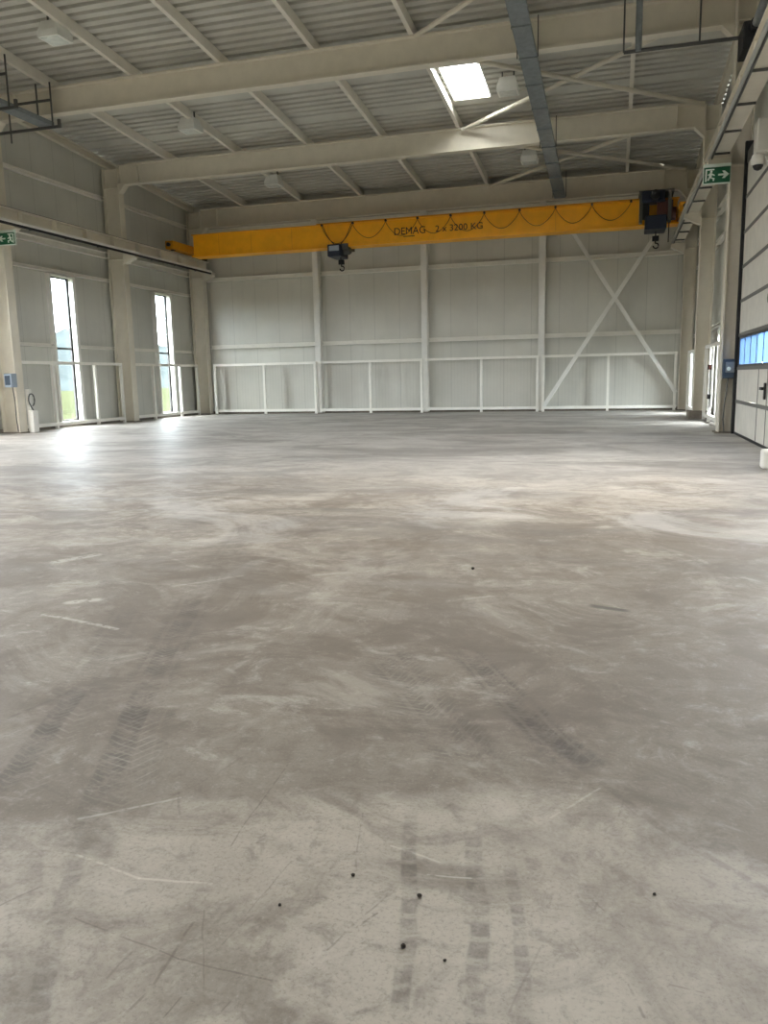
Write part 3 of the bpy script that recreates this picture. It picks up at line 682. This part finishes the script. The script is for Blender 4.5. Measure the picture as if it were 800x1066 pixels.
def hook(parent, x, y, z, m='black'):
    b = MB().box(x - 0.10, x + 0.10, y - 0.05, y + 0.05, z - 0.16, z)
    h = obj('hook_block', b, m, parent, bevel=0.01)
    pts = [(x, y, z - 0.14), (x, y, z - 0.22)] + [(x + 0.02 + 0.08 * math.cos(a), y, z - 0.30 + 0.08 * math.sin(a)) for a in [math.pi * (0.6 - 0.2 * q) for q in range(9)]]
    obj('hook', MB().tube(pts, 0.022, 8), m, h)
# small hoist hanging on the bridge
hx = -9.50
h1 = thing('crane_hoist', 'small blue rope hoist hanging under the crane bridge left of the lettering', 'hoist', (hx, CY - 0.2, 5.6), 'hoists on the crane bridge')
obj('hoist_body', MB().box(hx - 0.34, hx + 0.14, CY - 0.60, CY + 0.30, 5.58, 5.98), 'blue', h1, bevel=0.03)
obj('drum_cover', MB().box(hx - 0.26, hx + 0.10, CY - 0.63, CY - 0.59, 5.76, 5.94), 'blue_light', h1, bevel=0.01)
obj('motor', MB().lathe((hx + 0.14, CY - 0.15, 5.80), [(0.04, 0), (0.13, 0), (0.13, 0.20), (0.09, 0.26), (0.03, 0.26)], 18, 'x'), 'dark_metal', h1, smooth=False)
for yy in (CY - 0.365, CY + 0.365): obj('trolley_plate', MB().box(hx - 0.40, hx + 0.36, yy - 0.035, yy + 0.035, 5.84, 6.02), 'dark_metal', h1)
for q0, q1 in (((-10.05, 6.67), (-9.62, 6.0)), ((-8.98, 6.67), (-9.40, 6.0))):
    obj('supply_cable', MB().tube([(q0[0] + (q1[0] - q0[0]) * t / 8, CY - 0.42, q0[1] + (q1[1] - q0[1]) * t / 8 - 0.10 * math.sin(math.pi * t / 8)) for t in range(9)], 0.012, 6), 'cable', h1)
obj('rope', MB().rod((hx + 0.02, CY - 0.2, 5.58), (hx + 0.02, CY - 0.2, 5.48), 0.02), 'black', h1)
hook(h1, hx + 0.04, CY - 0.2, 5.50)
# larger hoist at the right end
hx = 1.0
h2 = thing('crane_hoist', 'large dark blue hoist trolley straddling the right end of the crane bridge', 'hoist', (hx, CY - 0.2, 5.6), 'hoists on the crane bridge')
obj('trolley_frame', MB().box(hx - 0.42, hx + 0.62, CY - 0.75, CY + 0.75, 6.82, 6.90).box(hx - 0.40, hx - 0.30, CY - 0.75, CY - 0.45, 5.95, 6.82).box(hx + 0.45, hx + 0.55, CY - 0.75, CY - 0.45, 5.95, 6.82), 'dark_metal', h2)
obj('drive_housing', MB().box(hx - 0.34, hx + 0.36, CY - 0.80, CY + 0.2, 6.54, 6.88), 'blue', h2, bevel=0.03)
obj('hoist_body', MB().box(hx - 0.22, hx + 0.42, CY - 0.85, CY + 0.1, 5.72, 6.14), 'blue', h2, bevel=0.03)
obj('rope_drum', MB().lathe((hx + 0.42, CY - 0.4, 6.22), [(0.05, 0), (0.20, 0), (0.20, 0.28), (0.05, 0.28)], 20, 'x'), 'red', h2)
obj('cheek_plate', MB().box(hx + 0.12, hx + 0.60, CY - 0.62, CY - 0.58, 6.05, 6.60), 'red', h2)
obj('cheek_plate', MB().box(hx - 0.36, hx - 0.10, CY - 0.62, CY - 0.58, 6.05, 6.60), 'black', h2)
obj('motor', MB().lathe((hx + 0.05, CY - 0.82, 6.70), [(0.04, -0.30), (0.14, -0.28), (0.14, 0.05), (0.05, 0.08)], 18, 'y'), 'black', h2)
obj('rope', MB().rod((hx + 0.12, CY - 0.4, 5.74), (hx + 0.12, CY - 0.4, 5.55), 0.02), 'black', h2)
hook(h2, hx + 0.12, CY - 0.4, 5.58)
pnd = MB().rod((hx + 0.50, CY - 0.5, 5.95), (hx + 0.50, CY - 0.5, 5.35), 0.016)
obj('pendant_cable', pnd, 'black', h2)

# ------------------------------------------------------------------ hall lamps
def hall_lamp(x, y, label, sx_=0.5, sy_=0.5):
    zt = rtop(y) + PUR; z = rtop(y) - 0.12
    t = thing('hall_lamp', label, 'lamp', (x, y, z), 'box lamps under the roof')
    b = MB(); n = 0
    b.v += [(x - sx_ / 2, y - sy_ / 2, z), (x + sx_ / 2, y - sy_ / 2, z), (x + sx_ / 2, y + sy_ / 2, z), (x - sx_ / 2, y + sy_ / 2, z),
            (x - sx_ * 0.38, y - sy_ * 0.38, z + 0.2), (x + sx_ * 0.38, y - sy_ * 0.38, z + 0.2), (x + sx_ * 0.38, y + sy_ * 0.38, z + 0.2), (x - sx_ * 0.38, y + sy_ * 0.38, z + 0.2)]
    b.f += [(0, 3, 2, 1), (4, 5, 6, 7), (0, 1, 5, 4), (1, 2, 6, 5), (2, 3, 7, 6), (3, 0, 4, 7)]
    b.box(x - sx_ / 2 - 0.01, x + sx_ / 2 + 0.01, y - sy_ / 2 - 0.01, y + sy_ / 2 + 0.01, z - 0.14, z)
    obj('housing', b, 'lamp_housing', t)
    obj('glass_cover', MB().box(x - sx_ / 2 + 0.04, x + sx_ / 2 - 0.04, y - sy_ / 2 + 0.04, y + sy_ / 2 - 0.04, z - 0.155, z - 0.135), 'lamp_glass', t)
    for xx in (x - 0.145, x + 0.145): obj('bracket', MB().box(xx - 0.015, xx + 0.015, y - 0.02, y + 0.02, z + 0.19, zt), 'dark_metal', t)
hall_lamp(-12.02, 16.25, 'white box lamp with glass underside, nearest at the upper left')
hall_lamp(-11.86, 21.8, 'white box lamp under the roof between the nearest and middle rafters, left side')
hall_lamp(-11.62, 27.1, 'small white box lamp beyond the middle rafter, left side')
hall_lamp(-2.80, 21.75, 'white box lamp just right of the bright skylight')
hall_lamp(-2.80, 27.15, 'small white box lamp beyond the middle rafter near the cable tray')

# ------------------------------------------------------------------ cable tray along the roof, right of the skylight
def zt_(y): return rtop(y) - 0.76
tr = thing('cable_tray', 'grey metal cable tray running away under the rafters right of the skylight', 'cable tray', (-2.0, 21, zt_(21)))
x0, x1, ya, yb = -2.18, -1.80, 12.5, 29.55
def slab(b, xa, xb, y0, y1, dz0, dz1):
    n = len(b.v)
    b.v += [(xa, y0, zt_(y0) + dz0), (xb, y0, zt_(y0) + dz0), (xb, y1, zt_(y1) + dz0), (xa, y1, zt_(y1) + dz0), (xa, y0, zt_(y0) + dz1), (xb, y0, zt_(y0) + dz1), (xb, y1, zt_(y1) + dz1), (xa, y1, zt_(y1) + dz1)]
    b.f += [tuple(n + i for i in q) for q in ((0, 3, 2, 1), (4, 5, 6, 7), (0, 1, 5, 4), (1, 2, 6, 5), (2, 3, 7, 6), (3, 0, 4, 7))]
b = MB(); slab(b, x0, x1, ya, yb, 0, 0.004); slab(b, x0, x0 + 0.006, ya, yb, 0, 0.09); slab(b, x1 - 0.006, x1, ya, yb, 0, 0.09)
obj('tray_channel', b, 'galv', tr)
y = 13.2
while y < 29.5:
    b = MB(); slab(b, x0 - 0.01, x1 + 0.01, y - 0.025, y + 0.025, -0.03, 0.0); obj('tray_support', b, 'galv', tr)
    y += 1.4
for y in (FR[0], FR[1], FR[2] - 0.5):
    for xx in (x0 - 0.03, x1 + 0.03): obj('hanger_rod', MB().rod((xx, y - 0.17, zt_(y) - 0.04), (xx, y - 0.17, rtop(y) + 0.02), 0.012), 'dark_metal', tr)

# hanging tray end at the upper left
lt = thing('hanging_tray', 'dark steel hanging tray with trapeze frames at the upper left edge', 'cable tray', (-14.2, 17, 7.85))
z = 7.86
obj('tray_channel', MB().box(-14.38, -14.02, 12.5, 18.62, z, z + 0.01).box(-14.39, -14.37, 12.5, 18.62, z, z + 0.11).box(-14.03, -14.01, 12.5, 18.62, z, z + 0.11), 'galv', lt)
for y in (17.0, 18.55):
    zz = rtop(y) + 0.02
    b = MB().bar((-15.75, y, z - 0.03), (-13.80, y, z - 0.03), 0.05, 0.06).box(-13.84, -13.77, y - 0.03, y + 0.03, z - 0.06, z + 0.14)
    b.rod((-14.42, y, z - 0.04), (-14.42, y, zz), 0.022).rod((-14.00, y, z - 0.04), (-14.00, y, zz), 0.022).bar((-15.4, y, zz - 0.42), (-14.0, y, zz - 0.42), 0.05, 0.05)
    b.rod((-15.30, y, z - 0.30), (-15.30, y, zz - 0.42), 0.02)
    obj('trapeze_frame', b, 'dark_metal', lt)
for xx, rr in ((-14.27, 0.05), (-14.13, 0.035)): obj('cable', MB().rod((xx, 12.5, z + 0.01 + rr), (xx, 18.4, z + 0.01 + rr), rr), 'dark_metal', lt)

# suspended pipe near the upper right corner
sp = thing('hanging_pipe', 'thin dark horizontal pipe hung on rods before the nearest rafter, upper right', 'pipe', (1, 17.9, 7.7))
obj('pipe_run', MB().rod((0.0, 17.9, 7.64), (2.2, 17.9, 7.64), 0.035), 'dark_metal', sp)
obj('down_pipe', MB().rod((0.28, 17.9, 7.62), (0.28, 17.9, 9.05), 0.065), 'galv', sp)
for x in (0.0, 1.42): obj('hanger_rod', MB().rod((x, 17.9, 7.64), (x, 17.9, 9.05), 0.018), 'dark_metal', sp)
dp = thing('flue_pipe', 'thick grey pipe with black collar beside the upper right column', 'pipe', (2.35, 16, 7.5))
obj('pipe_run', MB().rod((2.30, 13.5, 7.56), (2.30, 16.9, 7.50), 0.085, 14), 'galv', dp)
obj('pipe_collar', MB().rod((2.30, 16.85, 7.50), (2.30, 17.05, 7.50), 0.11, 14), 'black', dp)
obj('fan_box', MB().box(2.10, 2.62, 17.05, 17.75, 7.15, 7.62), 'black', dp, bevel=0.02)

# ------------------------------------------------------------------ exit signs
def exit_sign(x0, x1, y, z0, z1, arrow_right, label, arm):
    t = thing('exit_sign', label, 'sign', ((x0 + x1) / 2, y, z0), 'green exit signs')
    h = z1 - z0; wd = x1 - x0
    obj('sign_box', MB().box(x0, x1, y, y + 0.06, z0 - 0.02, z1 + 0.07), 'sign_white', t, bevel=0.006)
    obj('sign_face', MB().box(x0 + 0.01, x1 - 0.01, y - 0.006, y, z0, z1), 'green', t)
    yy = y - 0.010
    def P(pts, name):
        obj(name, MB().poly([(x0 + u * wd, yy, z0 + v * h) for u, v in pts], 0.005, (0, 1, 0)), 'sign_white', t)
    def fx_(pts): return pts if arrow_right else [(1 - u, v) for u, v in pts]
    P(fx_([(0.54, 0.44), (0.76, 0.44), (0.68, 0.26), (0.78, 0.26), (0.94, 0.5), (0.78, 0.74), (0.68, 0.74), (0.76, 0.56), (0.54, 0.56)]), 'arrow')
    # running figure in a doorway
    b = MB()
    def Q(pts): b.poly([(x0 + u * wd, yy, z0 + v * h) for u, v in fx_(pts)], 0.005, (0, 1, 0))
    Q([(0.07, 0.10), (0.13, 0.10), (0.13, 0.82), (0.07, 0.82)])
    Q([(0.07, 0.82), (0.40, 0.82), (0.40, 0.90), (0.07, 0.90)])
    Q([(0.24, 0.66), (0.33, 0.62), (0.30, 0.34), (0.20, 0.38)])
    Q([(0.30, 0.36), (0.42, 0.30), (0.40, 0.12), (0.35, 0.12), (0.35, 0.25), (0.24, 0.34)])
    Q([(0.21, 0.40), (0.27, 0.36), (0.20, 0.14), (0.14, 0.20)])
    Q([(0.31, 0.62), (0.43, 0.50), (0.40, 0.45), (0.30, 0.54)])
    Q([(0.25, 0.64), (0.16, 0.54), (0.19, 0.48), (0.27, 0.56)])
    Q([(0.29 + 0.045 * math.cos(a), 0.73 + 0.085 * math.sin(a)) for a in [2 * math.pi * q / 10 for q in range(10)]])
    obj('running_figure', b, 'sign_white', t)
    obj('mounting_arm', MB().box(*arm), 'dark_metal', t)
exit_sign(1.63, 2.15, 18.30, 5.10, 5.40, True, 'green exit sign with arrow to the right on the near right column', (2.05, 2.16, 18.36, 18.45, 5.2, 5.26))
exit_sign(-16.08, -15.52, 18.60, 5.07, 5.37, False, 'green exit sign cut by the left picture edge', (-16.04, -15.98, 18.66, 18.72, 5.2, 5.26))

# ------------------------------------------------------------------ sectional door, right wall
d1 = struct_empty('door_1', (2.46, (DY0 + DY1) / 2, 0), 'white sectional door with a strip of windows in the right wall')
ph = 0.68; dx0, dx1 = 2.46, 2.51
wy = [18.10, 17.42, 16.72, 16.02, 15.32, 14.62, 13.92]
for r in range(8):
    z0, z1 = r * ph + 0.04, (r + 1) * ph - 0.012
    if r == 2:
        f = MB().box(dx0, dx1, DY0, DY1, z0 - 0.02, z0 + 0.04).box(dx0, dx1, DY0, DY1, z1 - 0.06, z1)
        for i in range(len(wy)): f.box(dx0, dx0 + 0.008, wy[i] - 0.03, wy[i] + 0.03, z0 + 0.05, z1 - 0.06)
        f.box(dx0, dx1, DY0, 13.9, z0 + 0.05, z1 - 0.06).box(dx0, dx1, 18.12, DY1, z0 + 0.05, z1 - 0.06)
        fr_ = obj('window_section', f, 'frame', d1)
        for i in range(len(wy) - 1): obj('door_pane', MB().box(2.461, 2.467, wy[i + 1] + 0.03, wy[i] - 0.03, z0 + 0.04, z1 - 0.06), 'acrylic', fr_)
    else:
        obj('door_section', MB().box(dx0, dx1, DY0, DY1, z0, z1), 'door_panel', d1, bevel=0.008)
for r in range(1, 8): obj('section_joint', MB().box(dx0 - 0.012, dx0 + 0.02, DY0, DY1, r * ph - 0.03, r * ph + 0.035), 'door_joint', d1)
obj('bottom_seal', MB().box(dx0 - 0.01, dx1 + 0.01, DY0, DY1, 0, 0.05), 'door_seal', d1)
obj('side_track', MB().box(2.40, 2.62, DY1, DY1 + 0.10, 0.0, DZ + 0.4), 'door_seal', d1)
obj('side_track', MB().box(2.40, 2.62, DY0 - 0.10, DY0, 0.0, DZ + 0.4), 'door_seal', d1)
obj('lintel_seal', MB().box(2.44, 2.70, DY0, DY1, DZ - 0.02, DZ + 0.2), 'door_joint', d1)
for y in (15.62, 14.72): obj('wicket_door_edge', MB().box(dx0 - 0.006, dx0 + 0.01, y - 0.02, y + 0.02, 0.06, 1.36), 'door_joint', d1)
obj('door_handle', MB().box(dx0 - 0.03, dx0, 14.80, 14.90, 0.82, 1.10).box(dx0 - 0.09, dx0 - 0.05, 14.72, 14.95, 0.98, 1.03).box(dx0 - 0.06, dx0, 14.86, 14.89, 0.98, 1.03), 'black', d1, bevel=0.006)
em = MB()
for q in range(2): em.poly([(dx0 - 0.008, 15.02 - 0.16 * math.cos(a) * (1 - 0.45 * q), 2.52 + 0.10 * math.sin(a) * (1 - 0.45 * q) + 0.05 * q) for a in [2 * math.pi * k / 8 for k in range(8)]], 0.006 + 0.002 * q, (1, 0, 0))
obj('green_sticker', em, 'green', d1)
portal('daylight_portal', (2.62, 16, 1.7), (math.radians(90), 0, math.radians(90)), 4.2, 0.6)

# control box on the near right column, cable to the floor
cb = thing('control_box', 'dark grey-blue control box on the near right column beside the door', 'control box', (2.33, 18.42, 1.2), 'control boxes on the columns')
obj('box_body', MB().box(2.18, 2.47, 18.28, 18.44, 1.16, 1.56), 'box_blue', cb, bevel=0.015)
obj('box_cover', MB().box(2.23, 2.42, 18.25, 18.29, 1.28, 1.50), 'galv', cb, bevel=0.01)
obj('indicator', MB().lathe((2.29, 18.25, 1.36), [(0.01, -0.02), (0.04, -0.02), (0.04, 0), (0.01, 0)], 14, 'y'), 'sign_white', cb)
obj('cable', MB().tube([(2.30, 18.36, 1.17), (2.28, 18.34, 0.9), (2.25, 18.36, 0.6), (2.24, 18.36, 0.3), (2.27, 18.37, 0.03)], 0.014), 'dark_metal', cb)
obj('conduit', MB().rod((2.42, 18.38, 0.04), (2.42, 18.38, 1.17), 0.02), 'galv', cb)
cl = thing('control_box', 'grey-blue control box on the column at the left picture edge', 'control box', (-16.05, 18.62, 1.3), 'control boxes on the columns')
obj('box_body', MB().box(-16.20, -15.96, 18.46, 18.69, 1.28, 1.66), 'blue_light', cl, bevel=0.015)
obj('box_cover', MB().box(-16.16, -16.00, 18.44, 18.47, 1.34, 1.60), 'box_blue', cl, bevel=0.01)
obj('cable', MB().tube([(-16.06, 18.60, 1.29), (-16.04, 18.62, 0.9), (-16.05, 18.62, 0.4), (-16.04, 18.64, 0.05)], 0.014), 'dark_metal', cl)
# coiled hose and white plinth beside the left column
hs = thing('hose', 'thin dark hose looped on a pale bracket beside the leftmost column', 'hose', (-16.0, 19.08, 0.7))
obj('hose_bracket', MB().box(-16.02, -15.90, 19.02, 19.14, 0.62, 1.22), 'jamb', hs, bevel=0.01)
obj('hose_coil', MB().tube([(-15.87, 19.08 + 0.12 * math.cos(a), 0.92 + 0.17 * math.sin(a)) for a in [2 * math.pi * q / 16 - 1.4 for q in range(15)]] + [(-15.86, 19.15, 0.55)], 0.018), 'dark_metal', hs)
tag(obj('plinth_block', MB().box(-16.0, -15.80, 19.0, 19.22, 0, 0.62), 'white', bevel=0.012), 'white square block standing at the foot of the leftmost column', 'block')

# bits beside the right-hand window
fe = thing('hose_bracket', 'white wall bracket with red valve beyond the near right column', 'bracket', (2.45, 22.0, 1.2))
obj('back_plate', MB().box(2.36, 2.40, 21.9, 22.12, 0.4, 1.95), 'white', fe)
obj('valve', MB().lathe((2.33, 22.0, 1.42), [(0.02, -0.06), (0.07, -0.06), (0.07, 0.06), (0.02, 0.06)], 14, 'z'), 'red', fe)
obj('pipe', MB().rod((2.33, 22.0, 0.3), (2.33, 22.0, 1.38), 0.025), 'bright_metal', fe)
obj('coupling', MB().box(2.28, 2.38, 21.96, 22.04, 0.62, 0.74), 'black', fe)

# camera on its bracket, upper right edge
cc = thing('dome_camera', 'white dome camera under a pale box at the right picture edge', 'camera', (2.30, 15.9, 4.8))
obj('wall_box', MB().box(2.22, 2.48, 15.55, 15.95, 4.98, 5.52), 'jamb', cc, bevel=0.02)
obj('dome_housing', MB().lathe((2.28, 15.75, 4.80), [(0.05, 0.18), (0.10, 0.17), (0.12, 0.08), (0.12, 0.0), (0.05, 0.0)], 20), 'white', cc, smooth=False)
obj('dome_lens', MB().lathe((2.28, 15.75, 4.80), [(0.085, 0.005), (0.085, -0.02), (0.06, -0.065), (0.02, -0.085)], 18), 'black', cc, smooth=True)

tag(obj('guard_post', MB().box(1.93, 2.14, 11.55, 11.80, 0, 0.26), 'white', bevel=0.03), 'short white guard post on the floor at the right picture edge', 'post')

# ------------------------------------------------------------------ grit lying on the floor
def pebble(x, y, r, label, sq=0.7):
    b = MB(); n, k = 8, 4
    prof = [(r * math.sin(math.pi * (i + 0.5) / k) * random.uniform(0.85, 1.1), r * sq * (1 - math.cos(math.pi * (i + 0.5) / k))) for i in range(k)]
    b.lathe((x, y, 0), prof, n)
    b.v = [(vx + random.uniform(-0.15, 0.15) * r, vy + random.uniform(-0.15, 0.15) * r, max(0, vz)) for vx, vy, vz in b.v]
    tag(obj('pebble', b, 'pebble', smooth=False), label, 'pebble', 'dark grit on the concrete')
pebble(-0.443, 1.775, 0.0070, 'dark pebble on the floor, upper of two beside the short tyre prints')
pebble(-0.437, 1.590, 0.0070, 'dark pebble on the floor, lower of two beside the short tyre prints')
pebble(-0.634, 1.815, 0.0061, 'dark pebble on the pale floor left of the two by the tyre prints')
pebble(-0.775, 1.655, 0.0049, 'small dark pebble on the floor, lowest among the long scratches')
pebble(-0.335, 1.570, 0.0041, 'tiny dark pebble on the floor right of the short tyre prints')
pebble(0.13, 1.93, 0.0045, 'tiny dark pebble on the floor below the curved dirt edge')
pebble(-0.90, 5.25, 0.0131, 'pale-edged dark pebble on the dusty floor in the middle distance')
